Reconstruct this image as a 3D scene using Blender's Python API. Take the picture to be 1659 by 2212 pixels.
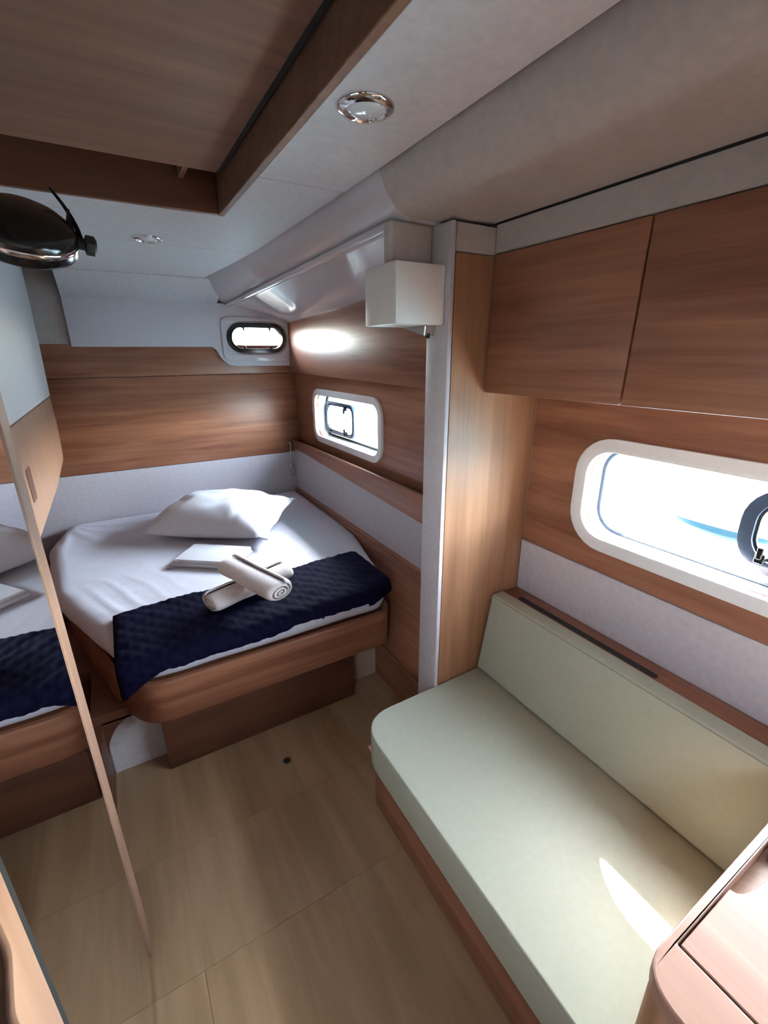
import bpy, bmesh, math, random
from mathutils import Vector, Matrix, noise
from mathutils.geometry import tessellate_polygon
random.seed(7)
for o in list(bpy.data.objects): bpy.data.objects.remove(o, do_unlink=True)
S = bpy.context.scene
COL = S.collection

# ------------------------------------------------------------------ camera
RM = Matrix(((0.8619443354, -0.1715826754, 0.4770863110),
             (-0.5069764385, -0.2820708415, 0.8145004181),
             (-0.0051820237, -0.9439255404, -0.3301177377)))
cam = bpy.data.cameras.new('camera')
cam.sensor_fit = 'HORIZONTAL'; cam.sensor_width = 36.0
cam.lens = 976.0 / 1659.0 * 36.0
cam.clip_start = 0.01; cam.clip_end = 500
camo = bpy.data.objects.new('camera', cam); COL.objects.link(camo)
m = Matrix.Identity(4)
for r in range(3):
    m[r][0] = RM[r][0]; m[r][1] = -RM[r][1]; m[r][2] = -RM[r][2]
m[0][3], m[1][3], m[2][3] = 0.0, 0.0, 1.5
camo.matrix_world = m
S.camera = camo

# ------------------------------------------------------------------ light
W = bpy.data.worlds.new('sky'); S.world = W; W.use_nodes = True
bg = W.node_tree.nodes['Background']
sky = W.node_tree.nodes.new('ShaderNodeTexSky'); sky.sky_type = 'NISHITA'; sky.sun_disc = False
SUN = Vector((1.0, .93, 1.58)).normalized()          # towards the sun
sky.sun_elevation = math.asin(SUN.z); sky.sun_rotation = math.atan2(SUN.x, SUN.y)
sky.air_density = 1.0; sky.dust_density = 1.3; sky.ozone_density = .6
hs = W.node_tree.nodes.new('ShaderNodeHueSaturation'); hs.inputs['Saturation'].default_value = .42
W.node_tree.links.new(sky.outputs[0], hs.inputs['Color']); W.node_tree.links.new(hs.outputs[0], bg.inputs[0]); bg.inputs[1].default_value = 22.0
sun = bpy.data.lights.new('sun', 'SUN'); sun.energy = 170.0; sun.angle = 0.012; sun.color = (1.0, 0.95, 0.88)
suno = bpy.data.objects.new('sun', sun); COL.objects.link(suno)
suno.rotation_euler = (-SUN).to_track_quat('-Z', 'Y').to_euler()
suno.location = (6, 6, 9)
def portal(name, loc, d, w, h):
    l = bpy.data.lights.new(name, 'AREA'); l.shape = 'RECTANGLE'; l.size = w; l.size_y = h
    l.cycles.is_portal = True
    o = bpy.data.objects.new(name, l); COL.objects.link(o); o.location = loc
    o.rotation_euler = Vector(d).to_track_quat('-Z', 'Y').to_euler()
portal('portal_window', (1.33, 0.20, 1.11), (-1, 0, 0), 1.4, 0.40)
portal('portal_side', (1.33, 2.4, 1.12), (-1, 0, 0), 1.0, 0.40)
portal('portal_aft', (0.89, 3.30, 1.60), (0, -1, 0), 0.42, 0.25)
portal('portal_companionway', (-.66, -.48, 1.40), (1, 0, 0), 0.32, 0.32)
vs = S.view_settings
vs.view_transform = 'Standard'; vs.look = 'None'; vs.gamma = 1.0; vs.use_curve_mapping = False
vs.exposure = -0.15

# ------------------------------------------------------------------ materials
def newmat(name):
    M = bpy.data.materials.new(name); M.use_nodes = True
    nt = M.node_tree; b = nt.nodes['Principled BSDF']
    return M, nt, b
def N(nt, t, **k):
    n = nt.nodes.new(t)
    for a, v in k.items(): setattr(n, a, v)
    return n
def coords(nt, scale):
    tc = N(nt, 'ShaderNodeTexCoord'); oi = N(nt, 'ShaderNodeObjectInfo')
    mul = N(nt, 'ShaderNodeMath', operation='MULTIPLY'); mul.inputs[1].default_value = 13.7
    add = N(nt, 'ShaderNodeVectorMath', operation='ADD')
    mp = N(nt, 'ShaderNodeMapping'); mp.inputs['Scale'].default_value = scale
    nt.links.new(oi.outputs['Random'], mul.inputs[0])
    nt.links.new(tc.outputs['Object'], add.inputs[0]); nt.links.new(mul.outputs[0], add.inputs[1])
    nt.links.new(add.outputs[0], mp.inputs['Vector'])
    return mp.outputs[0]
def ramp(nt, fac, stops):
    r = N(nt, 'ShaderNodeValToRGB')
    e = r.color_ramp.elements
    while len(e) < len(stops): e.new(0.5)
    for i, (p, c) in enumerate(stops):
        e[i].position = p; e[i].color = (*c, 1)
    nt.links.new(fac, r.inputs[0]); return r.outputs[0]
def wood(name, dark, light, axis, rough=0.40, across=34.0, along=1.6, spec=0.5, coat=0.0):
    M, nt, b = newmat(name)
    sc = [across] * 3; sc[axis] = along
    v = coords(nt, sc)
    n1 = N(nt, 'ShaderNodeTexNoise'); n1.inputs['Scale'].default_value = 1.0; n1.inputs['Detail'].default_value = 7; n1.inputs['Roughness'].default_value = .62; n1.inputs['Distortion'].default_value = .5
    nt.links.new(v, n1.inputs['Vector'])
    sc2 = [across * .16] * 3; sc2[axis] = along * .55
    v2 = coords(nt, sc2)
    n2 = N(nt, 'ShaderNodeTexNoise'); n2.inputs['Scale'].default_value = 1.0; n2.inputs['Detail'].default_value = 3; n2.inputs['Distortion'].default_value = 1.2
    nt.links.new(v2, n2.inputs['Vector'])
    mx = N(nt, 'ShaderNodeMix', data_type='FLOAT'); mx.inputs[0].default_value = .42
    nt.links.new(n1.outputs[0], mx.inputs[2]); nt.links.new(n2.outputs[0], mx.inputs[3])
    mid = tuple((a + c) / 2 for a, c in zip(dark, light))
    col = ramp(nt, mx.outputs[0], [(.34, dark), (.5, mid), (.66, light)])
    nt.links.new(col, b.inputs['Base Color'])
    b.inputs['Roughness'].default_value = rough
    b.inputs['Specular IOR Level'].default_value = spec
    if coat:
        b.inputs['Coat Weight'].default_value = coat; b.inputs['Coat Roughness'].default_value = .12
    bp = N(nt, 'ShaderNodeBump'); bp.inputs['Strength'].default_value = .06; bp.inputs['Distance'].default_value = .002
    nt.links.new(n1.outputs[0], bp.inputs['Height']); nt.links.new(bp.outputs[0], b.inputs['Normal'])
    return M
def plain(name, c, rough=.5, metal=0., var=.06, scale=60., bump=.0, bscale=300., spec=.5, coat=0., sheen=0.):
    M, nt, b = newmat(name)
    v = coords(nt, (1, 1, 1))
    n1 = N(nt, 'ShaderNodeTexNoise'); n1.inputs['Scale'].default_value = scale; n1.inputs['Detail'].default_value = 3
    nt.links.new(v, n1.inputs['Vector'])
    lo = tuple(max(0, x * (1 - var)) for x in c); hi = tuple(min(1, x * (1 + var)) for x in c)
    nt.links.new(ramp(nt, n1.outputs[0], [(.3, lo), (.7, hi)]), b.inputs['Base Color'])
    b.inputs['Roughness'].default_value = rough; b.inputs['Metallic'].default_value = metal
    b.inputs['Specular IOR Level'].default_value = spec
    b.inputs['Coat Weight'].default_value = coat; b.inputs['Sheen Weight'].default_value = sheen
    if bump:
        n2 = N(nt, 'ShaderNodeTexNoise'); n2.inputs['Scale'].default_value = bscale; n2.inputs['Detail'].default_value = 2
        nt.links.new(v, n2.inputs['Vector'])
        bp = N(nt, 'ShaderNodeBump'); bp.inputs['Strength'].default_value = bump; bp.inputs['Distance'].default_value = .002
        nt.links.new(n2.outputs[0], bp.inputs['Height']); nt.links.new(bp.outputs[0], b.inputs['Normal'])
    return M
def glass(name, tint, refl=.06):
    M, nt, b = newmat(name)
    nt.nodes.remove(b)
    out = nt.nodes['Material Output']
    t = N(nt, 'ShaderNodeBsdfTransparent'); t.inputs[0].default_value = (*tint, 1)
    g = N(nt, 'ShaderNodeBsdfGlossy'); g.inputs['Roughness'].default_value = .03
    x = N(nt, 'ShaderNodeMixShader'); x.inputs[0].default_value = refl
    nt.links.new(t.outputs[0], x.inputs[1]); nt.links.new(g.outputs[0], x.inputs[2]); nt.links.new(x.outputs[0], out.inputs[0])
    return M
WD, WL = (.155, .050, .025), (.355, .150, .079)
M = {}
M['wood_x'] = wood('wood_x', WD, WL, 0)
M['wood_y'] = wood('wood_y', WD, WL, 1)
M['wood_z'] = wood('wood_z', (.215, .098, .047), (.385, .195, .102), 2, rough=.46)
M['wood_ceiling'] = wood('wood_ceiling', (.135, .064, .038), (.215, .108, .064), 0, rough=.55, spec=.25)
M['wood_top'] = wood('wood_top', (.27, .142, .098), (.39, .222, .158), 1, rough=.34)
M['wood_pale'] = wood('wood_pale', (.25, .135, .088), (.33, .190, .128), 2, rough=.4)
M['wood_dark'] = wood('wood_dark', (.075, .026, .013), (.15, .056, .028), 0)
M['floor'] = wood('floor_wood', (.25, .150, .078), (.42, .268, .152), 1, rough=.30, across=20, along=1.4)
M['laminate'] = plain('laminate', (.55, .51, .54), rough=.45, bump=.05)
M['vinyl'] = plain('vinyl', (.47, .415, .385), rough=.55, bump=.12, bscale=500)
M['vinyl_white'] = plain('vinyl_white', (.60, .575, .59), rough=.55, bump=.10, bscale=500)
M['gelcoat'] = plain('gelcoat', (.66, .63, .66), rough=.14, var=.02, coat=.3)
M['satin_white'] = plain('satin_white', (.64, .615, .66), rough=.42, var=.02)
M['cream'] = plain('cream', (.60, .50, .38), rough=.5)
M['box_white'] = plain('box_white', (.80, .77, .74), rough=.4, var=.02)
M['trim_white'] = plain('trim_white', (.86, .85, .85), rough=.3, var=.02)
M['cloth'] = plain('bed_linen', (.71, .715, .81), rough=.9, var=.03, bump=.12, bscale=160, spec=.2, sheen=.2)
M['pillow'] = plain('pillow_cotton', (.74, .735, .78), rough=.9, var=.02, bump=.12, bscale=140, spec=.2, sheen=.2)
M['towel'] = plain('terry', (.86, .80, .80), rough=.95, var=.05, bump=.5, bscale=420, spec=.1, sheen=.4)
M['navy'] = plain('navy_fabric', (.0045, .004, .019), rough=.85, var=.15, bump=.2, bscale=220, spec=.08)
M['cushion'] = plain('cushion_vinyl', (.385, .39, .305), rough=.5, var=.03, bump=.12, bscale=420, spec=.35)
M['seam'] = plain('seam_thread', (.26, .26, .20), rough=.8)
M['black'] = plain('black_plastic', (.005, .005, .006), rough=.2, var=.1)
M['black_matte'] = plain('black_rubber', (.006, .006, .0065), rough=.6, var=.1)
M['bag'] = plain('black_bag', (.02, .018, .02), rough=.25, var=.3, bump=.8, bscale=40)
M['port_frame'] = plain('port_frame', (.03, .045, .075), rough=.3, var=.1)
M['chrome'] = plain('chrome', (.80, .80, .82), rough=.10, metal=1.0, var=.02)
M['steel'] = plain('steel', (.55, .50, .45), rough=.2, metal=1.0, var=.05)
M['mirror'] = plain('mirror_silver', (.84, .86, .86), rough=.015, metal=1.0, var=.005)
M['lens'] = plain('lamp_lens', (.72, .75, .77), rough=.12, var=.03, coat=.6)
M['glass'] = glass('window_glass', (.93, .97, .98))
M['skylight'] = plain('skylight_acrylic', (.9, .9, .9), rough=.4)
M['sea'] = plain('sea_water', (.08, .17, .19), rough=.18, var=.18, scale=1.6, bump=.5, bscale=2.0)
M['hull_white'] = plain('hull_white', (.85, .86, .88), rough=.25, var=.02)
M['hull_blue'] = plain('hull_blue', (.004, .011, .020), rough=.3, var=.05)

# ------------------------------------------------------------------ helpers
def finish(name, bm, mat, parent=None, smooth=None, origin=None):
    bmesh.ops.recalc_face_normals(bm, faces=bm.faces[:])
    co = [v.co for v in bm.verts]
    if origin is None:
        lo = Vector((min(c[i] for c in co) for i in range(3))); hi = Vector((max(c[i] for c in co) for i in range(3)))
        origin = (lo + hi) / 2
    origin = Vector(origin)
    for v in bm.verts: v.co -= origin
    me = bpy.data.meshes.new(name); bm.to_mesh(me); bm.free()
    me.materials.append(M[mat] if isinstance(mat, str) else mat)
    if smooth is not None:
        for p in me.polygons: p.use_smooth = True
        me.set_sharp_from_angle(angle=math.radians(smooth))
    o = bpy.data.objects.new(name, me); COL.objects.link(o)
    attach(o, parent, origin)
    return o
WORLD = {}
def attach(o, parent, origin):
    WORLD[o] = Vector(origin)
    if parent is not None:
        o.parent = parent; o.location = Vector(origin) - WORLD[parent]
    else: o.location = origin
def tag(o, label, cat, group=None, kind=None):
    o['label'] = label; o['category'] = cat
    if group: o['group'] = group
    if kind: o['kind'] = kind
    return o
def empty(name, loc, label, cat, group=None, kind=None):
    o = bpy.data.objects.new(name, None); COL.objects.link(o); o.empty_display_size = .1
    attach(o, None, loc); return tag(o, label, cat, group, kind)
def bevel(bm, w, seg=2, ang=30):
    if not w: return
    es = [e for e in bm.edges if len(e.link_faces) == 2 and e.calc_face_angle(0) > math.radians(ang)]
    bmesh.ops.bevel(bm, geom=es, offset=w, segments=seg, affect='EDGES', clamp_overlap=True, profile=.5)
def bm_box(x0, x1, y0, y1, z0, z1, bm=None):
    bm = bm or bmesh.new()
    vs_ = [bm.verts.new((x, y, z)) for x in (x0, x1) for y in (y0, y1) for z in (z0, z1)]
    for f in ((0, 1, 3, 2), (4, 6, 7, 5), (0, 4, 5, 1), (2, 3, 7, 6), (0, 2, 6, 4), (1, 5, 7, 3)):
        bm.faces.new([vs_[i] for i in f])
    return bm
def box(name, x0, x1, y0, y1, z0, z1, mat, parent=None, bev=0., seg=2):
    bm = bm_box(x0, x1, y0, y1, z0, z1)
    bmesh.ops.recalc_face_normals(bm, faces=bm.faces[:]); bevel(bm, bev, seg)
    return finish(name, bm, mat, parent, smooth=40 if bev else None)
def P3(axis, a, p):
    if axis == 0: return (a, p[0], p[1])
    if axis == 1: return (p[0], a, p[1])
    return (p[0], p[1], a)
def prism(name, pts, axis, a0, a1, mat, parent=None, bev=0., seg=2, holes=(), smooth=None):
    """polygon (with holes) extruded along an axis: axis 0 -> (y,z), 1 -> (x,z), 2 -> (x,y)"""
    bm = bmesh.new()
    loops = [pts] + list(holes)
    A = []; B = []
    for lp in loops:
        A.append([bm.verts.new(P3(axis, a0, p)) for p in lp]); B.append([bm.verts.new(P3(axis, a1, p)) for p in lp])
    if holes:
        tri = tessellate_polygon([[Vector((p[0], p[1], 0)) for p in lp] for lp in loops])
        fa = [v for l in A for v in l]; fb = [v for l in B for v in l]
        for t in tri:
            try: bm.faces.new([fa[i] for i in t]); bm.faces.new([fb[i] for i in t])
            except ValueError: pass
    else:
        bm.faces.new(A[0]); bm.faces.new(B[0])
    for a, b in zip(A, B):
        for i in range(len(a)):
            j = (i + 1) % len(a); bm.faces.new((a[i], a[j], b[j], b[i]))
    bmesh.ops.recalc_face_normals(bm, faces=bm.faces[:])
    if bev: bevel(bm, bev, seg)
    return finish(name, bm, mat, parent, smooth=(smooth or 35))
def rrect(u0, u1, v0, v1, r, n=7):
    pts = []
    for (cu, cv, a0) in ((u1 - r, v1 - r, 0), (u0 + r, v1 - r, 90), (u0 + r, v0 + r, 180), (u1 - r, v0 + r, 270)):
        for i in range(n):
            a = math.radians(a0 + 90 * i / (n - 1)); pts.append((cu + r * math.cos(a), cv + r * math.sin(a)))
    return pts
def roundpoly(pts, rads, n=6):
    out = []
    L = len(pts)
    for i in range(L):
        p = Vector(pts[i]); a = Vector(pts[i - 1]); b = Vector(pts[(i + 1) % L]); r = rads[i] if isinstance(rads, (list, tuple)) else rads
        if not r: out.append(tuple(p)); continue
        da = (a - p).normalized(); db = (b - p).normalized()
        ang = da.angle(db); d = min(r / math.tan(ang / 2), (a - p).length * .49, (b - p).length * .49)
        s = p + da * d; e = p + db * d
        for k in range(n + 1):
            t = k / n; q = s * (1 - t) ** 2 + p * 2 * t * (1 - t) + e * t * t
            out.append(tuple(q))
    return out
def ringloft(rings, bm=None, cap0=True, cap1=True, closed=True):
    bm = bm or bmesh.new()
    V = [[bm.verts.new(p) for p in r] for r in rings]
    for a, b in zip(V, V[1:]):
        n = len(a)
        for i in range(n if closed else n - 1):
            j = (i + 1) % n; bm.faces.new((a[i], a[j], b[j], b[i]))
    if cap0: bm.faces.new(V[0])
    if cap1: bm.faces.new(V[-1])
    return bm
def frame_of(d):
    d = Vector(d).normalized(); u = d.orthogonal().normalized(); return d, u, d.cross(u)
def lathe(name, prof, c, axis, mat, parent=None, n=32, smooth=40, cap=True):
    """prof: (radius, height along axis)"""
    d, u, w = frame_of(axis); c = Vector(c)
    rings = [[c + d * h + (u * math.cos(2 * math.pi * k / n) + w * math.sin(2 * math.pi * k / n)) * max(r, 1e-5) for k in range(n)] for r, h in prof]
    bm = ringloft(rings, cap0=cap, cap1=cap)
    return finish(name, bm, mat, parent, smooth=smooth)
def tube(name, pts, r, mat, parent=None, n=8, flat=1.0):
    pts = [Vector(p) for p in pts]; rings = []
    up = Vector((.13, .31, .94)).normalized()
    for i, p in enumerate(pts):
        d = (pts[min(i + 1, len(pts) - 1)] - pts[max(i - 1, 0)]).normalized()
        u = up.cross(d).normalized(); w = d.cross(u)
        rr = r[i] if isinstance(r, (list, tuple)) else r
        rings.append([p + u * math.cos(2 * math.pi * k / n) * rr + w * math.sin(2 * math.pi * k / n) * rr * flat for k in range(n)])
    return finish(name, ringloft(rings), mat, parent, smooth=50)

# ================================================================== SETTING
# ---- floor
fl = tag(box('floor', -.62, 1.30, -1.36, 3.26, -.06, -.012, 'wood_y'), 'pale wooden cabin floor running from the bunk towards the camera', 'floor', kind='structure')
g = .0004
def board(x0, x1, y0, y1):
    return box('floor_board', x0 + g, x1 - g, y0 + g, y1 - g, -.012, 0, 'floor', fl)
board(-.62, .98, 1.203, 1.70); board(-.62, .98, .85, 1.203)
board(-.62, -.045, -1.36, .85); board(-.045, .98, -1.36, .85)

# ---- back wall
zt = 2.12
port_o = lambda gr=0.: rrect(.70 - gr, 1.08 + gr, 1.512 - gr, 1.69 + gr, .088 + gr, 9)
wb = tag(prism('wall_back', [(-.62, -.06), (1.30, -.06), (1.30, zt), (-.62, zt)], 1, 3.205, 3.27, 'vinyl_white', holes=[port_o(-.012)]),
         'end wall behind the bunk, white below, wood in the middle, moulded white above', 'wall', kind='structure')
box('lower_panel', -.60, 1.12, 3.19, 3.205, .02, .822, 'laminate', wb)
box('wood_board', -.60, 1.1495, 3.186, 3.205, .826, 1.378, 'wood_x', wb, .003)
box('wood_board', -.60, 1.1495, 3.180, 3.205, 1.381, 1.56, 'wood_x', wb, .004)
mo = [(-.14, 1.547), (.60, 1.547), (.628, 1.530), (.642, 1.498), (.662, 1.462), (.70, 1.437), (.74, 1.430), (1.142, 1.428), (1.142, 1.80), (-.14, 1.80)]
mould = prism('moulding', mo, 1, 3.145, 3.204, 'satin_white', wb, .008, 3, holes=[port_o(.002)])
prism('port_surround', rrect(.665, 1.115, 1.462, 1.725, .05, 6), 1, 3.136, 3.146, 'gelcoat', wb, .004, 2, holes=[port_o(.012)])
# sloped cove from wall head up to the ceiling
prism('cove', [(3.20, 1.795), (3.145, 1.795), (2.89, 1.895), (2.89, 1.93), (3.20, 1.93)], 0, -.14, .66, 'vinyl_white', wb, .004)
box('corner_shade_panel', -.60, -.14, 3.17, 3.205, 1.56, 1.95, 'vinyl', wb)  # corner shade put into a set-back panel of darker vinyl

# ---- aft side wall (right of the bunk)
win2 = lambda gr=0.: rrect(2.00 - gr, 2.832 + gr, .992 - gr, 1.258 + gr, .06 + gr, 7)
wr = tag(prism('wall_right_aft', [(1.10, -.06), (3.26, -.06), (3.26, zt), (1.10, zt)], 0, 1.165, 1.29, 'trim_white', holes=[win2(.0)]),
         'wood-lined hull side beside the bunk with a shelf and a small window', 'wall', kind='structure')
prism('window_panel', [(1.12, .86), (3.178, .86), (3.178, 1.40), (1.12, 1.40)], 0, 1.15, 1.165, 'wood_y', wr, holes=[win2(.002)])
prism('upper_panel', [(1.13, 1.362), (3.178, 1.385), (3.178, 1.72), (1.13, 1.80)], 0, 1.098, 1.15, 'wood_y', wr, .006, 2)
prism('shelf_panel', [(1.12, .55), (3.19, .55), (3.19, .86), (1.12, .86)], 0, 1.104, 1.165, 'laminate', wr)
box('shelf_board', 1.10, 1.165, 1.12, 3.19, .845, .862, 'wood_y', wr)
wlo = tag(prism('wall_right_lower', [(.905, .205), (1.094, .535), (1.15, .535), (1.15, .205)], 1, 1.122, 3.18, 'wood_y', None, .002), 'sloping wooden side panel between the bunk rail and the narrow ledge', 'wall', kind='structure')
box('ledge', 1.082, 1.15, 1.122, 3.18, .537, .553, 'wood_y', wlo, .005)
tag(box('baseboard_right', .905, .93, 1.12, 1.72, 0, .198, 'wood_y'), 'plain wood-toned plinth under the side wall at the bunk corner', 'baseboard', kind='structure')

# ---- forward side wall (behind the settee)
win1 = lambda gr=0.: rrect(-.42 - gr, .808 + gr, .985 - gr, 1.243 + gr, .075 + gr, 8)
wf = tag(prism('wall_right', [(-1.36, -.06), (1.10, -.06), (1.10, zt), (-1.36, zt)], 0, 1.19, 1.262, 'trim_white', holes=[win1()]),
         'wood-panelled hull side with a long window above the green settee', 'wall', kind='structure')
prism('window_panel', [(-1.3, .881), (1.028, .881), (1.028, 1.80), (-1.3, 1.80)], 0, 1.17, 1.19, 'wood_y', wf, holes=[win1(.002)])
box('white_panel', 1.166, 1.19, -1.3, 1.028, .68, .879, 'laminate', wf, .002)
ld = tag(box('trim_1', 1.092, 1.165, .15, 1.028, .665, .694, 'wood_y', None, .004), 'wooden window ledge with a narrow dark slot behind the green back cushion', 'ledge', kind='structure')
prism('slot', rrect(1.100, 1.120, .48, .962, .008, 4), 2, .692, .6952, 'black_matte', ld)

# ---- partition between settee and bunk
pa = empty('wall_partition', (.98, 1.075, 0), 'upright wood partition between the green settee and the bunk, with white end strip', 'partition', kind='structure')
box('core', .812, 1.165, 1.040, 1.118, 0, 1.815, 'laminate', pa)
box('wood_panel', .820, 1.1715, 1.030, 1.041, 0, 1.744, 'wood_z', pa, .001, 1)
box('end_strip', .798, .8125, 1.022, 1.120, 0, 1.812, 'laminate', pa, .003, 2)
box('head_trim', .818, .952, 1.027, 1.040, 1.747, 1.812, 'vinyl', pa, .002, 1)
box('dark_gap', .8125, .820, 1.034, 1.040, 0, 1.812, 'black_matte', pa)  # black strip drawn for the dark open gap beside the panel

# ---- left side
wl = tag(prism('wall_left', [(-1.36, -.06), (3.26, -.06), (3.26, zt), (-1.36, zt)], 0, -.62, -.56, 'wood_dark', holes=[[(-.62, 1.26), (-.35, 1.26), (-.35, 1.53), (-.62, 1.53)]]), 'dark wall at the far left behind the locker', 'wall', kind='structure')
# ---- rear wall with the companionway opening (behind the camera)
wr2 = tag(prism('wall_rear', [(-.62, -.06), (1.30, -.06), (1.30, zt), (-.62, zt)], 1, -1.36, -1.30, 'vinyl_white'),
          'plain white end wall behind the viewer', 'wall', kind='structure')

# ---- ceiling
ce = tag(prism('ceiling', [(-.62, -1.36), (1.30, -1.36), (1.30, 3.27), (-.62, 3.27)], 2, 2.12, 2.18, 'vinyl'),
         'off-white panelled cabin ceiling with a sunken wooden hatch', 'ceiling', kind='structure')
def cpan(pts): return prism('ceiling_panel', pts, 2, 1.90, 1.915, 'vinyl_white', ce, .0015, 1)
g2 = .0012
cpan([(.392, .04), (.606, .04), (.622, 1.255 - g2), (.392, 1.255 - g2)])
cpan([(.392, 1.255 + g2), (.622, 1.255 + g2), (.612, 2.13 - g2), (-.30, 2.13 - g2), (-.30, 1.625), (.392, 1.625)])
cpan([(-.30, 2.13 + g2), (.612, 2.13 + g2), (.556, 2.884), (-.30, 2.884)])
prism('ceiling_panel', [(-.56, -1.3), (.606, -1.3), (.606, .04), (-.56, .04)], 2, 1.90, 1.915, 'vinyl_white', ce)
# dropped beam and soffit on the right
def soff(name, prof0, y0, prof1, y1, mat):
    bm = ringloft([[(x, y0, z) for x, z in prof0], [(x, y1, z) for x, z in prof1]])
    return finish(name, bm, mat, ce, smooth=50)
def sprof(xa, xb, z1, x2, z2, n=7, dz=0.):
    pts = [(xa, 1.935), (xa, 1.902)]
    p0 = Vector((xa, 1.902)); pc = Vector((xb - .012, z1 - .006)); p1 = Vector((xb + .07, z1 + .002))
    for k in range(1, n + 1):
        t = k / n; q = p0 * (1 - t) ** 2 + pc * 2 * t * (1 - t) + p1 * t * t; pts.append((q.x, q.y))
    pts += [(x2, z2), (x2, 1.935)]
    return pts
soff('beam_forward', sprof(.612, .665, 1.815, .950, 1.822), -1.3, sprof(.628, .675, 1.815, .953, 1.822), 1.085, 'vinyl')
def sprof_aft(xa, xb, z1, x2, z2, k):
    pts = [(xa, 1.935), (xa, 1.902)]
    p0 = Vector((xa, 1.902)); pc = Vector((xb - .012, z1 - .006)); p1 = Vector((xb + .07, z1 + .002))
    for q in range(1, 6):
        t = q / 6; v = p0 * (1 - t) ** 2 + pc * 2 * t * (1 - t) + p1 * t * t; pts.append((v.x, v.y))
    pts += [(xb + .050, z1 - .004 * k), (xb + .056, z1 + .010 * k), (xb + .066, z1 + .012 * k), (xb + .08, z1 + .004 * k)]
    pts += [(x2 - .05, z2 + .004), (x2 - .035, z2 - .012 * k), (x2 - .02, z2 - .016 * k), (x2, z2 - .018), (x2 + .02, 1.935)]
    return pts
def aft(y, k):
    t = (y - 1.085) / (3.16 - 1.085); L = lambda a, b: a + (b - a) * t
    return [(x, y, z) for x, z in sprof_aft(.628 if t < .3 else L(.655, .556), L(.675, .70), L(1.815, 1.79), L(1.112, 1.125), L(1.79, 1.712), k)]
finish('beam_aft', ringloft([aft(1.085, 0), aft(1.12, 0), aft(1.22, 1), aft(1.7, 1), aft(2.3, 1), aft(3.16, 1)]), 'gelcoat', ce, smooth=45)
tube('bead', [(.690 + .022 * t, 1.135 + 1.995 * t, 1.812 - .024 * t) for t in (0, .25, .5, .75, 1)], .011, 'gelcoat', ce, 12)
box('beam_end', .668, .80, 1.10, 1.14, 1.70, 1.815, 'vinyl', ce, .01, 3)
# fascia above the lockers
box('fascia', .948, .962, -1.3, 1.026, 1.750, 1.818, 'vinyl', ce, .002, 1)
box('fascia_seam', .9465, .953, -1.3, 1.026, 1.8175, 1.823, 'black_matte', ce)
# unseen slab added outside the bunk side window to block the sun
box('sun_blocker', 1.29, 1.80, 1.25, 3.4, 1.86, 1.92, 'hull_white', ce)

# ================================================================== WINDOWS
def latch(parent, ax, c, s=1., flip=1):
    """small port latch: body and lever, one mesh"""
    x, y, z = c; bm = bmesh.new()
    if ax == 0:
        bm_box(x - .016 * s, x, y - .010 * s, y + .010 * s, z - .012 * s, z + .012 * s, bm)
        bm_box(x - .022 * s, x - .012 * s, y - .006 * s, y + .006 * s, min(z, z - flip * .028 * s), max(z, z - flip * .028 * s), bm)
    else:
        bm_box(x - .010 * s, x + .010 * s, y - .016 * s, y, z - .012 * s, z + .012 * s, bm)
        bm_box(x - .006 * s, x + .006 * s, y - .022 * s, y - .012 * s, min(z, z - flip * .028 * s), max(z, z - flip * .028 * s), bm)
    bmesh.ops.recalc_face_normals(bm, faces=bm.faces[:]); bevel(bm, .002, 1)
    return finish('latch', bm, 'black', parent, smooth=40)
# window_1: long hull window above the settee
w1 = empty('window_1', (1.20, .32, .95), 'long white-framed hull window above the green settee', 'window', kind='structure')
prism('trim_ring', win1(.036), 0, 1.156, 1.171, 'trim_white', w1, .005, 2, holes=[win1(-.002)])
prism('gasket', win1(.002), 0, 1.236, 1.246, 'port_frame', w1, holes=[win1(-.010)])
prism('pane', win1(.012), 0, 1.247, 1.253, 'glass', w1)
p1o = lambda gr=0.: rrect(-.04 - gr, .418 + gr, 1.030 - gr, 1.205 + gr, .07 + gr, 8)
pf = prism('opening_frame', p1o(.016), 0, 1.222, 1.247, 'port_frame', w1, .004, 2, holes=[p1o(-.014)])
prism('opening_seal', p1o(-.014), 0, 1.230, 1.238, 'black_matte', pf, holes=[p1o(-.020)])
latch(pf, 0, (1.222, .375, 1.055), 1.0, -1); latch(pf, 0, (1.222, .06, 1.055), 1.0, -1)
# window_2: side window by the bunk
w2 = empty('window_2', (1.18, 2.41, .96), 'small white-framed side window beside the bunk above the shelf', 'window', kind='structure')
prism('trim_ring', win2(.036), 0, 1.136, 1.151, 'trim_white', w2, .005, 2, holes=[win2(-.002)])
prism('gasket', win2(.002), 0, 1.220, 1.230, 'black_matte', w2, holes=[win2(-.014)])
prism('pane', win2(.012), 0, 1.231, 1.236, 'glass', w2)
p2o = lambda gr=0.: rrect(2.42 - gr, 2.81 + gr, 1.025 - gr, 1.205 + gr, .05 + gr, 7)
pf = prism('opening_frame', p2o(0.012), 0, 1.206, 1.231, 'port_frame', w2, .004, 2, holes=[p2o(-.014)])
for yy in (2.50, 2.73):
    latch(pf, 0, (1.206, yy, 1.19), 1.1, 1); latch(pf, 0, (1.206, yy, 1.04), 1.1, -1)
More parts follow.
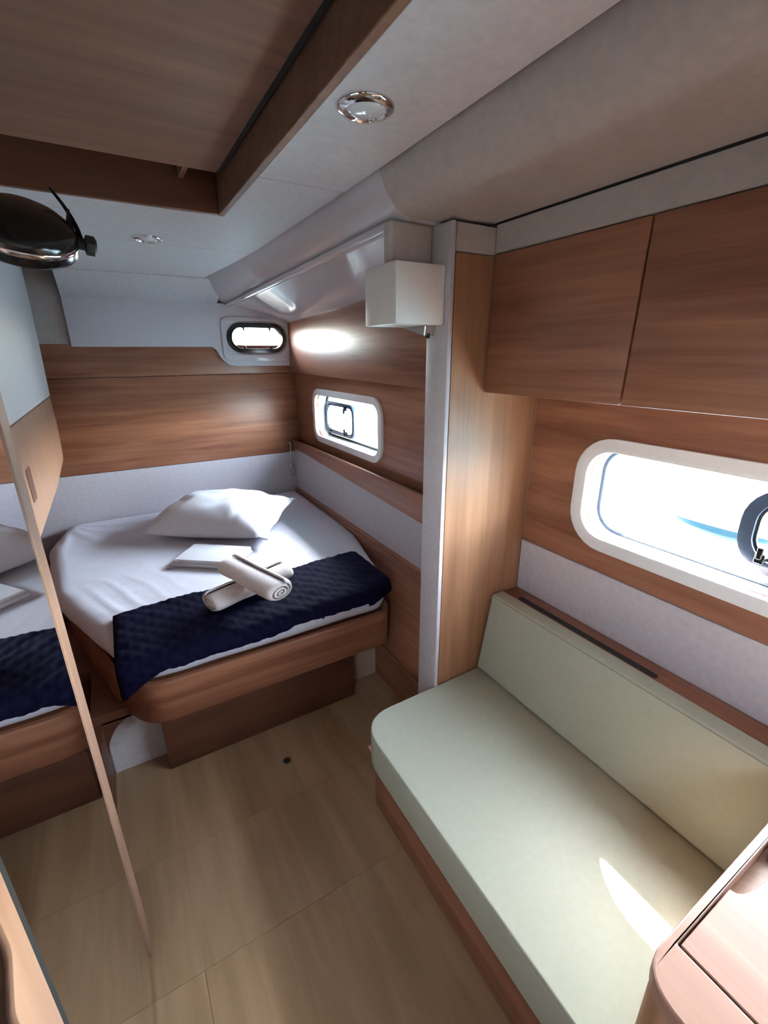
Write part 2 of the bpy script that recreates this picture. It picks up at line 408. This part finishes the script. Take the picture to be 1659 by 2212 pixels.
# window_3: porthole in the end wall
w3 = empty('window_3', (.89, 3.18, 1.51), 'oval black-rimmed porthole in the white moulding above the bunk', 'window', kind='structure')
rg = prism('rim', port_o(0), 1, 3.128, 3.215, 'black', w3, .005, 2, holes=[port_o(-.026)])
prism('pane', port_o(-.02), 1, 3.216, 3.221, 'glass', w3)
for xx in (.805, .975):
    latch(rg, 1, (xx, 3.16, 1.672), 1.0, 1); latch(rg, 1, (xx, 3.16, 1.53), 1.0, -1)

# ================================================================== MIRROR DOOR
dr = empty('door_1', (-.18, .7, 0), 'tall mirrored door with pale wooden edge strip on the left', 'door', kind='structure')
box('slab', -.205, -.168, .392, 1.015, .006, 1.885, 'wood_pale', dr)
box('mirror', -.168, -.163, .430, .946, .006, 1.885, 'mirror', dr)
box('edge_strip', -.170, -.1605, .946, 1.015, .006, 1.885, 'wood_pale', dr, .002, 1)
box('gasket', -.168, -.1608, .4195, .430, .006, 1.885, 'black_matte', dr)
prism('near_stile', roundpoly([(.42, .006), (.42, 1.885), (.386, 1.885), (.386, 1.00), (.352, .97), (.352, .006)], [0, 0, 0, .02, .02, 0], 5), 0, -.168, -.160, 'wood_pale', dr, .003, 2)
# ================================================================== LOCKER over the left of the bunk
lk = empty('locker', (-.42, 1.9, .965), 'wall-hung locker left of the bunk, white above and wood below', 'locker')
prism('upper_panel', [(1.03, 1.312), (2.83, 1.312), (2.90, 1.55), (2.93, 1.72), (2.93, 1.898), (1.03, 1.898)], 0, -.555, -.26, 'vinyl_white', lk, .003, 2)
wfr = prism('wood_front', roundpoly([(1.03, .965), (2.30, .972), (2.78, 1.005), (2.86, 1.17), (2.83, 1.308), (1.03, 1.308)], [0, .2, .08, .1, 0, 0], 5), 0, -.555, -.262, 'wood_pale', lk, .002, 1)
prism('handle_slot', rrect(1.695, 1.775, 1.068, 1.172, .012, 4), 0, -.264, -.2605, 'wood_dark', wfr)

# ================================================================== HATCH in the ceiling
ht = empty('ceiling_hatch', (-.05, .85, 1.90), 'dark wooden sunken hatch in the ceiling at the upper left', 'hatch')
hx0, hx1, hy0, hy1 = -.56, .384, .06, 1.618
box('frame_side', hx1 - .010, hx1 + .008, hy0, hy1 + .008, 1.898, 2.10, 'wood_ceiling', ht, .002, 1)
box('frame_side', hx0, hx0 + .012, hy0, hy1 + .008, 1.898, 2.10, 'wood_ceiling', ht, .002, 1)
box('frame_side', hx0 + .012, hx1 - .010, hy1 - .008, hy1 + .008, 1.898, 2.10, 'wood_dark', ht, .002, 1)  # end sides in darker wood, painting in the dark of the cavity
box('frame_side', hx0 + .012, hx1 - .010, hy0, hy0 + .012, 1.898, 2.10, 'wood_dark', ht, .002, 1)
box('back_board', hx0, hx1, hy0, hy1, 2.10, 2.115, 'wood_dark', ht)
box('sliding_panel', hx0 + .013, .352, hy0 + .013, 1.487, 1.965, 1.985, 'wood_ceiling', ht, .003, 1)
box('panel_gap_shade', .352, .366, hy0 + .013, 1.487, 1.972, 1.99, 'black_matte', ht)  # black strip standing in for the shadowed gap beside the panel
box('divider', .270, .284, 1.50, 1.608, 1.975, 2.10, 'wood_ceiling', ht)

# ================================================================== OVERHEAD CABINET
cb = empty('overhead_cabinet', (1.05, .4, 1.39), 'wooden overhead cabinet with two visible flat doors above the long window', 'cabinet')
box('body', .955, 1.165, -.60, 1.024, 1.397, 1.749, 'wood_y', cb)
ga = .002
for (a, b) in ((.598 + ga, 1.022), (.17 + ga, .598 - ga), (-.26 + ga, .17 - ga)):
    bm = bm_box(.938, .955, a, b, 1.393, 1.747)
    for v in bm.verts:
        if v.co.z > 1.5 and v.co.x < .95: v.co.x += .010
    bmesh.ops.recalc_face_normals(bm, faces=bm.faces[:]); bevel(bm, .0025, 2)
    finish('door', bm, 'wood_y', cb, smooth=40)

# ================================================================== WALL BOX on the partition
wx = empty('wall_box', (.72, 1.12, 1.572), 'white box fixed high on the end of the wood partition', 'box')
box('body', .646, .796, 1.040, 1.20, 1.572, 1.714, 'box_white', wx, .003, 2)
prism('bracket', [(1.075, 1.572), (1.195, 1.572), (1.08, 1.545)], 0, .762, .797, 'steel', wx, .002, 1)
lathe('bolt', [(.006, 0), (.006, .012)], (.775, 1.082, 1.540), (0, 0, 1), 'black_matte', wx, 10)

# ================================================================== SETTEE
st = empty('settee', (.8, .6, 0), 'low wooden settee base under the green cushions', 'settee')
box('base', .56, 1.07, .16, 1.026, 0, .262, 'wood_y', st, .004)
box('seat_board', .53, 1.07, .16, 1.026, .262, .279, 'wood_y', st, .004)
sc = empty('seat_cushion', (.75, .6, .28), 'long pale green seat cushion with rounded corner on the settee', 'cushion')
so = roundpoly([(.505, .148), (1.03, .148), (1.03, 1.026), (.505, 1.022)], [.006, .02, .02, .115], 8)
def inset(pts, d):
    c = Vector((sum(p[0] for p in pts) / len(pts), sum(p[1] for p in pts) / len(pts))); out = []
    n = len(pts)
    for i in range(n):
        a = Vector(pts[i - 1]); b = Vector(pts[(i + 1) % n]); t = (b - a)
        if t.length < 1e-9: out.append(Vector(pts[i])); continue
        t.normalize(); nrm = Vector((-t.y, t.x)); p = Vector(pts[i])
        if (c - p).dot(nrm) < 0: nrm = -nrm
        out.append(p + nrm * d)
    return out
prism('cover', so, 2, .281, .404, 'cushion', sc, .016, 4, smooth=55)
bp_ = [(p[0], p[1], .388) for p in inset(so, .0015)]
tube('piping', bp_ + [bp_[0]], .0022, 'cushion', sc, 6)
bc = empty('back_cushion', (1.03, .6, .406), 'long pale green back cushion leaning below the window ledge', 'cushion')
bpts = roundpoly([(.990, .408), (1.036, .694), (1.042, .700), (1.090, .702), (1.076, .408)], [.012, .003, .004, .008, .012], 4)
prism('cover', bpts, 1, .155, 1.020, 'cushion', bc, .006, 2, smooth=50)
tube('seam', [(1.0360, y, .694) for y in (.160, .4, .7, 1.015)], .0016, 'seam', bc, 6)
tube('seam', [(.9885 + .046 * t, 1.016, .412 + .272 * t) for t in (0, .33, .66, 1)], .0013, 'seam', bc, 6)

# ================================================================== NEAR CABINET (bottom right)
nc = empty('side_cabinet', (.8, -.2, 0), 'light wooden cabinet with rounded corner and lift-up lid by the near end of the settee', 'cabinet')
out = roundpoly([(.455, -.70), (1.06, -.70), (1.06, .146), (.455, .143)], [0, 0, 0, .06], 8)
prism('body', [(p[0] + .002, p[1] - .002) for p in out], 2, 0, .722, 'wood_z', nc, .004, 2)
lidp = [(.533, -.45), (1.03, -.45), (1.03, .128)]
for k in range(13):
    a = math.pi * k / 12
    lidp.append((.735 + .070 * math.cos(a), .128 - .022 * math.sin(a) ** .8))
lidp += [(.533, .128)]
hole = [(.530, -.453), (1.033, -.453), (1.033, .131), (.530, .131)]
prism('top_rim', out, 2, .722, .750, 'wood_top', nc, .003, 2, holes=[hole], smooth=14)
prism('lid', lidp, 2, .730, .7495, 'wood_top', nc, .001, 1)

# ================================================================== BUNK
bk = empty('bunk', (.3, 2.3, 0), 'wooden bunk with rounded front rail and drawer base', 'bed')
fo = roundpoly([(-.17, 1.655), (-.075, 1.486), (.885, 1.486), (.93, 1.56), (.93, 3.185), (-.44, 3.185), (-.44, 2.72), (-.343, 2.275)], [.04, .14, .06, .06, 0, 0, .1, .1], 8)
fi = inset(fo, .022)
rings = [[(p[0], p[1], z) for p in inset(fo, d)] for d, z in ((.03, .265), (.004, .266), (0, .272), (0, .424), (.004, .431), (.022, .432))]
fi_in = [(p[0], p[1], .40) for p in inset(fo, .028)]
bm = ringloft(rings + [fi_in]); finish('rail', bm, 'wood_x', bk, smooth=40)
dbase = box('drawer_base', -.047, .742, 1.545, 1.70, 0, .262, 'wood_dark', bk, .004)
box('drawer_pull', .33, .43, 1.5425, 1.546,   .225, .252, 'black_matte', dbase, .001, 1)
box('white_toe_panel', -.228, -.03, 1.636, 1.70, 0, .262, 'vinyl_white', bk)
box('cream_toe_panel', .70, .904, 1.636, 1.70, 0, .262, 'cream', bk)
cov = [(-.229, .266), (-.229, .11)] + [(-.229 + .115 * (1 - math.cos(a)), .11 + .156 * math.sin(a)) for a in [math.pi / 2 * k / 8 for k in range(1, 9)]]
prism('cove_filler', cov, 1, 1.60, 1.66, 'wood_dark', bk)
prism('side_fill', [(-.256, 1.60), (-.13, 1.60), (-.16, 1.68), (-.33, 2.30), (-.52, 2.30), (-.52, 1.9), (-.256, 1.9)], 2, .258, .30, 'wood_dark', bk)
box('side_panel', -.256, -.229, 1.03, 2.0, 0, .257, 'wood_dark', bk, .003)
box('side_highlight', -.231, -.2265, 1.03, 1.64, 0, .010, 'wood_pale', bk)  # pale strip drawn as the highlight along the panel's foot

# mattress with fitted sheet
mt = empty('mattress', (.35, 2.35, .40), 'mattress with a fitted white sheet on the wooden bunk', 'mattress')
mo_ = roundpoly([(-.155, 1.68), (-.075, 1.498), (.86, 1.498), (.955, 1.60), (1.0, 1.84), (1.075, 2.17), (1.09, 2.5), (1.098, 3.182), (-.355, 3.182), (-.43, 2.80), (-.36, 2.20)], [.05, .10, .08, .08, .2, .2, .2, .05, .10, .15, .25], 6)
def dens(pts, step=.03):
    o = []
    for i in range(len(pts)):
        a = Vector(pts[i]); b = Vector(pts[(i + 1) % len(pts)]); L = (b - a).length
        k = max(1, int(L / step))
        if L < 1e-5: continue
        for j in range(k): o.append(tuple(a.lerp(b, j / k)))
    return o
mo_ = dens(mo_)
cx_, cy_ = .36, 2.40
bm = bmesh.new(); rings = []
for d, z in ((.11, .402), (.06, .434), (.012, .445), (.0, .47), (.0, .498), (.007, .517), (.022, .529), (.045, .533)):
    rr = []
    for p in inset(mo_, d):
        wob = .004 * noise.noise((p[0] * 9, p[1] * 9, z * 12)) if .44 < z < .52 else 0
        rr.append((min(p[0] + wob, .905 + (z - .205) / .33 * .189 - .004), p[1] + wob, z))
    rings.append(rr)
base = inset(mo_, .045)
for s in [1 - k / 56 for k in range(1, 55)]:
    rr = []
    for p in base:
        x = cx_ + (p[0] - cx_) * s; y = cy_ + (p[1] - cy_) * s
        z = .534 + .0045 * noise.noise((x * 2.2, y * 2.2, 3)) + .0022 * (1 - abs(noise.noise((x * 5 + y * 3, y * 6 - x * 2, 1.7)))) ** 3
        # radiating creases at the far left corner
        dx, dy = x + .36, y - 3.15
        rad = math.hypot(dx, dy)
        if rad < .80: z += .013 * (1 - abs(math.sin(math.atan2(dy, dx) * 8 + 1.5 * noise.noise((x * 3, y * 3, 4))))) ** 2 * (1 - rad / .80) * min(1, rad / .12)
        dx, dy = x + .14, y - 1.95; rad = math.hypot(dx, dy)
        if rad < .34: z += .007 * (1 - abs(math.sin(dx * 34 + dy * 14 + noise.noise((x * 6, y * 6, 2))))) ** 2 * (1 - rad / .34)
        z += .004 * max(0, 1 - abs(x - .02 * math.sin(y * 4) - .12) / .012) * max(0, 1 - abs(y - 2.75) / .35)
        rr.append((x, y, z))
    rings.append(rr)
finish('fitted_sheet', ringloft(rings, bm), 'cloth', mt, smooth=70)

# pillow
def pillow(name, c, ang, w, h, t, label):
    e = empty(name, c, label, 'pillow')
    nu, nv = 44, 34; bm = bmesh.new(); V = {}
    ca, sa = math.cos(ang), math.sin(ang)
    def pt(u, v, s):
        # u,v in -1..1
        edge = max(0., (1 - abs(u) ** 2.6)) ** .55 * max(0., (1 - abs(v) ** 2.6)) ** .52
        pin = 1 - .06 * (u * u) * (v * v)
        x = u * w / 2 * (1 - .05 * (1 - v * v) * abs(u) ** 3) * (1 if abs(u) < .9 else 1)
        y = v * h / 2 * (1 - .06 * (1 - u * u) * abs(v) ** 3)
        wr_ = .010 * math.sin(10 * u + 5 * v + 2 * noise.noise((u * 2, v * 2, 0))) * abs(u) ** 1.5 * edge
        wr_ += .012 * noise.noise((u * 3, v * 3, s * 4)) * edge
        cr = -.012 * max(0, 1 - abs(u - .62 - .12 * v) / .09) * edge
        z = s * t * edge * (.78 if s > 0 else .28) + (wr_ + cr if s > 0 else 0)
        lift = .045 * max(0, u) ** 3 * max(0, v + .2)
        z += lift
        return Vector((c[0] + x * ca - y * sa, c[1] + x * sa + y * ca, c[2] + .28 * t + .002 + z))
    for s in (1, -1):
        for i in range(nu + 1):
            for j in range(nv + 1):
                u = -1 + 2 * i / nu; v = -1 + 2 * j / nv
                bd = i in (0, nu) or j in (0, nv)
                if bd and s == -1: V[i, j, s] = V[i, j, 1]
                else: V[i, j, s] = bm.verts.new(pt(u, v, s))
        for i in range(nu):
            for j in range(nv):
                bm.faces.new((V[i, j, s], V[i + 1, j, s], V[i + 1, j + 1, s], V[i, j + 1, s]))
    finish('case', bm, 'pillow', e, smooth=80)
    # open hem of the pillow case at its right end
    bm = bmesh.new(); A = []; B = []
    for k in range(15):
        v = -1 + 2 * k / 14
        p = pt(.985, v, 1); q = p + Vector((ca * .045, sa * .045, -.006 + .006 * math.sin(v * 7)))
        A.append(p); B.append(q)
    rings = []
    for p, q in zip(A, B):
        n_ = Vector((0, 0, .003)); rings.append([p + n_, q + n_, q - n_, p - n_])
    finish('hem', ringloft(rings), 'pillow', e, smooth=50)
    return e
pillow('pillow', (.435, 2.625, .538), math.radians(-36), .66, .53, .200, 'plump white pillow near the head of the bunk')

# folded white sheet
fs = empty('folded_sheet', (.25, 2.21, .54), 'flat folded white sheet lying between the pillow and the towels', 'sheet')
def slab(name, c, ang, w, h, z0, z1, mat, parent, bev):
    bm = bm_box(-w / 2, w / 2, -h / 2, h / 2, z0, z1)
    bmesh.ops.recalc_face_normals(bm, faces=bm.faces[:]); bevel(bm, bev, 3)
    bmesh.ops.transform(bm, matrix=Matrix.Translation((c[0], c[1], 0)) @ Matrix.Rotation(ang, 4, 'Z'), verts=bm.verts)
    return finish(name, bm, mat, parent, smooth=50)
a_ = math.radians(-38)
slab('fold', (.300, 2.195), a_, .325, .205, .541, .558, 'pillow', fs, .007)
slab('fold', (.305, 2.198), a_, .312, .198, .5575, .574, 'pillow', fs, .007)
prism('flap', [(.085, 2.205), (.155, 2.27), (.21, 2.18)], 2, .537, .541, 'pillow', fs)

# navy throw
def throw():
    e = empty('throw_blanket', (.4, 1.66, .54), 'folded navy quilted throw across the foot of the bunk', 'blanket')
    bm = bmesh.new(); rings = []
    NX = 150
    for i in range(NX + 1):
        t = i / NX
        x = -.140 + 1.075 * t
        yb = 1.84 + .045 * t + .010 * math.sin(t * 9)
        hem = .425 + .080 * min(1, max(0, (t - .015) / .13)) ** .8 + .006 * math.sin(t * 13) + .030 * max(0, t - .62) / .38
        yf = 1.488 - .006 * math.sin(t * 7)
        if t > .82: yf += .07 * ((t - .82) / .18) ** 2
        th = .020 + .012 * max(0, (t - .6) / .4)
        # path of the middle line, from back to hem
        path = [(yb, .548)]
        for k in range(1, 27): path.append((yb + (yf + .02 - yb) * k / 27, .549 + .004 * noise.noise((x * 4, k * .2, 0))))
        r = .035
        for k in range(0, 8):
            a = math.pi / 2 * k / 7; path.append((yf + .02 - r * math.sin(a), .549 - r + r * math.cos(a)))
        zb = .549 - r
        for k in range(1, 9): path.append((yf + .02 - r + .004 * math.sin(x * 22) * k / 8, zb + (hem - zb) * k / 8))
        n = len(path); top = []; bot = []
        endf = min(1, (i + .2) / 4., (NX - i + .2) / 4.) ** .5
        for k in range(n):
            a = Vector(path[max(0, k - 1)]); b = Vector(path[min(n - 1, k + 1)]); d = (b - a).normalized(); nr = Vector((d.y, -d.x))
            if nr.dot(Vector((-1, 1))) < 0: nr = -nr
            e2 = min(1, (k + .15) / 2.0, (n - 1 - k + .15) / 2.0) ** .5
            s_ = k * .013
            q1 = (x + s_ * .9 + .012 * noise.noise((x * 7, s_ * 7, 5))) / .062; q2 = (x - s_ * .9 + .012 * noise.noise((x * 7, s_ * 7, 9))) / .062
            puff = min(abs(math.sin(math.pi * q1)), abs(math.sin(math.pi * q2))) ** .6
            q = .0085 * puff + .006 * noise.noise((x * 12, s_ * 14, 2))
            P_ = Vector(path[k])
            u_ = P_ + nr * (th * .5 + q) * e2 * endf; l_ = P_ - nr * (th * .30) * e2 * endf
            top.append((x, u_.x, u_.y)); bot.append((x, l_.x, l_.y))
        rings.append(top + bot[::-1])
    finish('quilt', ringloft(rings, bm), 'navy', e, smooth=80)
    return e
throw()

# rolled towels
def towel(c0, c1, r, zc, label, flat=.82, ph=0.):
    c0 = Vector((*c0, zc)); c1 = Vector((*c1, zc + ph))
    e = empty('rolled_towel', ((c0 + c1) / 2) - Vector((0, 0, r * flat)), label, 'towel', 'rolled towels on the throw')
    d = (c1 - c0).normalized(); u = Vector((-d.y, d.x, 0)).normalized(); w = d.cross(u)
    if w.z < 0: w = -w
    turns = 3.0; K = 96; th = .0085
    outer = []; inner = []
    for k in range(K + 1):
        f = k / K; a = 2 * math.pi * turns * f + 1.1
        rad = .010 + (r - .010) * f
        outer.append((a, rad)); inner.append((a, max(.002, rad - th * (.93 if f > .2 else .7))))
    loop = outer + inner[::-1]
    rings = []
    NS = 26
    L = (c1 - c0).length
    for s in range(NS + 1):
        t = s / NS; sx = min(t, 1 - t) * L
        shrink = 1 - .16 * max(0, 1 - sx / .022) ** 2
        cc = c0.lerp(c1, t) + Vector((0, 0, .0))
        ring = []
        for a, rad in loop:
            wob = 1 + .035 * noise.noise((math.cos(a) * 1.3, math.sin(a) * 1.3, t * 5)) + .03 * math.sin(t * 5 + a)
            rr = rad * shrink * wob
            ring.append(cc + u * rr * 1.12 * math.cos(a) + w * rr * flat * math.sin(a) + d * (.012 * (1 - rad / r) * (1 if t > .5 else -1) if s in (0, NS) else 0))
        rings.append(ring)
    bm = bmesh.new()
    V = [[bm.verts.new(p) for p in rg_] for rg_ in rings]
    n = len(loop)
    for a, b in zip(V, V[1:]):
        for i in range(n): j = (i + 1) % n; bm.faces.new((a[i], a[j], b[j], b[i]))
    for ring in (V[0], V[-1]):
        for k in range(K):
            bm.faces.new((ring[k], ring[k + 1], ring[n - 2 - k], ring[n - 1 - k]))
    finish('roll', bm, 'towel', e, smooth=60)
    return e
towel((.190, 1.640), (.535, 1.770), .060, .606, 'pinkish white rolled towel lying underneath the other roll on the navy throw', flat=.66)
towel((.297, 1.790), (.412, 1.455), .060, .682, 'pinkish white rolled towel lying crossed on top of the other roll', flat=.70)

# ---- fiddle rail of the shelf and its hook
fdl = tag(prism('shelf_rail', [(1.125, .775), (3.185, .862), (3.185, .918), (1.125, .925)], 0, 1.084, 1.103, 'wood_y', bev=.003), 'wooden rail along the shelf beside the bunk under the small window', 'rail')
hk = empty('hook', (1.055, 3.175, .62), 'small dark metal hook with cord on the white end wall beside the shelf rail', 'hook')
lathe('button', [(.010, 0), (.010, .010), (.004, .014)], (1.070, 3.18, .893), (0, -1, 0), 'chrome', hk, 14)
tube('cord', [(1.070, 3.172, .885), (1.066, 3.168, .84), (1.069, 3.168, .79), (1.075, 3.170, .735)], .0035, 'steel', hk, 8)
tube('loop', [(1.074 + .012 * math.sin(a), 3.172, .69 + .048 * math.cos(a)) for a in [2 * math.pi * k / 18 for k in range(19)]], .005, 'steel', hk, 8)
lathe('plate', [(.014, 0), (.014, .006), (.008, .010)], (1.073, 3.186, .725), (0, -1, 0), 'chrome', hk, 14)

# ---- ceiling lamps
def lamp(c, label, ang):
    e = empty('ceiling_lamp', c, label, 'lamp', 'recessed ceiling lamps')
    x, y, z = c
    rng = lathe('ring', [(.050, 0), (.050, -.003), (.047, -.006), (.037, -.009), (.034, -.006), (.033, 0)], c, (0, 0, 1), 'chrome', e, 40, 50, cap=False)
    lathe('lens', [(.034, -.002), (.033, -.006), (.024, -.009), (.012, -.0105), (.002, -.011)], c, (0, 0, 1), 'lens', e, 32, 60)
    lathe('switch', [(.006, -.010), (.006, -.014), (.003, -.015)], (x + .02 * math.cos(ang), y + .02 * math.sin(ang), z), (0, 0, 1), 'chrome', rng, 12, 50)
    return e
lamp((.461, .841, 1.90), 'chrome recessed ceiling lamp nearer the viewer beside the wooden hatch', .6)
lamp((.212, 2.043, 1.90), 'small chrome recessed ceiling lamp farther back beyond the wooden hatch', 2.2)

# ---- black cabin fan at the upper left
fn = empty('cabin_fan', (-.06, 1.0, 1.70), 'glossy black cabin fan hanging below the ceiling at the upper left', 'fan')
FA = Vector((.14, -.56, .81)).normalized()
FC = Vector((-.074, .985, 1.700)); k_ = .86
hsg = lathe('housing', [(r * k_, h * k_) for r, h in [(.002, .026), (.022, .0255), (.045, .022), (.063, .014), (.076, .004), (.083, -.004), (.086, -.010), (.0865, -.040), (.082, -.046), (.002, -.046)]], FC, FA, 'black', fn, 64, 50)
lathe('band', [(r * k_, h * k_) for r, h in [(.0866, -.017), (.0876, -.018), (.0876, -.026), (.0866, -.027)]], FC, FA, 'chrome', hsg, 64, 60, cap=False)
du = Vector((.97, .10, -.12)); du = (du - FA * du.dot(FA)).normalized()
lathe('knob', [(.009, .070), (.009, .083), (.0155, .085), (.0155, .097), (.011, .100)], FC + FA * -.018, du, 'black_matte', fn, 8, 30)
for sgn in (1, -1):
    base_ = FC - FA * .018 + du * sgn * .079
    pts = [base_ + Vector((0, .012 * t, .075 * t)) - du * sgn * (.030 * t * t) for t in [k / 8 for k in range(9)]]
    tube('yoke_arm', pts, [.0060 - .0028 * k / 8 for k in range(9)], 'black', fn, 8, .6)
    b2 = FC - FA * .010 + du * sgn * .066
    tube('clip', [b2, b2 + Vector((0, .004, .022)), b2 + Vector((0, .008, .042)) + du * sgn * .002], [.006, .005, .002], 'black', fn, 6)
tube('mount_arm', [FC - du * .072, FC - du * .12 + Vector((0, .03, .01)), Vector((-.254, 1.10, 1.74))], .009, 'black_matte', fn, 10)
lathe('mount_plate', [(.03, 0), (.03, .008), (.02, .014)], (-.2595, 1.10, 1.74), (1, 0, 0), 'black_matte', fn, 20)

# ---- finger hole ring in the floor
fh = empty('floor_ring', (.349, 1.358, 0), 'small dark round finger hole in the floor in front of the bunk', 'finger hole')
lathe('rim', [(.016, 0.0), (.016, .0012), (.013, .0016), (.011, .0005)], (.349, 1.358, 0), (0, 0, 1), 'steel', fh, 24, cap=False)
lathe('hole', [(.0125, 0.0002), (.0125, .0008)], (.349, 1.358, 0), (0, 0, 1), 'black_matte', fh, 20)

# ---- black bag at the lower left edge
bm = bmesh.new(); bmesh.ops.create_icosphere(bm, subdivisions=4, radius=1)
for v in bm.verts:
    n_ = noise.noise(v.co * 2.6) * .12 + noise.noise(v.co * 6) * .05
    c_ = v.co * (1 + n_); v.co = Vector((-.225 + c_.x * .06, .26 + c_.y * .11, .80 + c_.z * .26))
tag(finish('bag', bm, 'bag', None, 60), 'shiny black bag at the lower left edge beside the mirrored door', 'bag')

# ================================================================== OUTSIDE
bm = bmesh.new()
bmesh.ops.create_grid(bm, x_segments=40, y_segments=40, size=60)
for v in bm.verts: v.co.x += 62.2; v.co.z = -.55 + .04 * noise.noise((v.co.x * .3, v.co.y * .3, 0))
tag(finish('sea', bm, 'sea', None, 60), 'pale turquoise water outside the hull windows', 'water', kind='stuff')
nb = empty('moored_boat', (5.75, 2.2, -.55), 'dark blue hull of a small boat floating outside the long window', 'boat')
def hull(z0, z1, w0, w1, l0, l1, mat, name):
    rings = []
    for z, w, l in ((z0, w0, l0), (z0 * .45 + z1 * .55, w0 * .35 + w1 * .65, l0 * .45 + l1 * .55), (z1, w1, l1)):
        ring = []
        for k in range(36):
            a = 2 * math.pi * k / 36
            ring.append((5.75 + w * math.copysign(abs(math.cos(a)) ** .8, math.cos(a)), 2.2 + l * math.sin(a), z + (.05 * abs(math.sin(a)) ** 3 if z == z1 else 0)))
        rings.append(ring)
    finish(name, ringloft(rings), mat, nb, 50)
hull(-.50, -.30, .06, .30, .25, .85, 'hull_blue', 'bottom')
hull(-.299, -.05, .31, .33, .87, .92, 'hull_white', 'topsides')
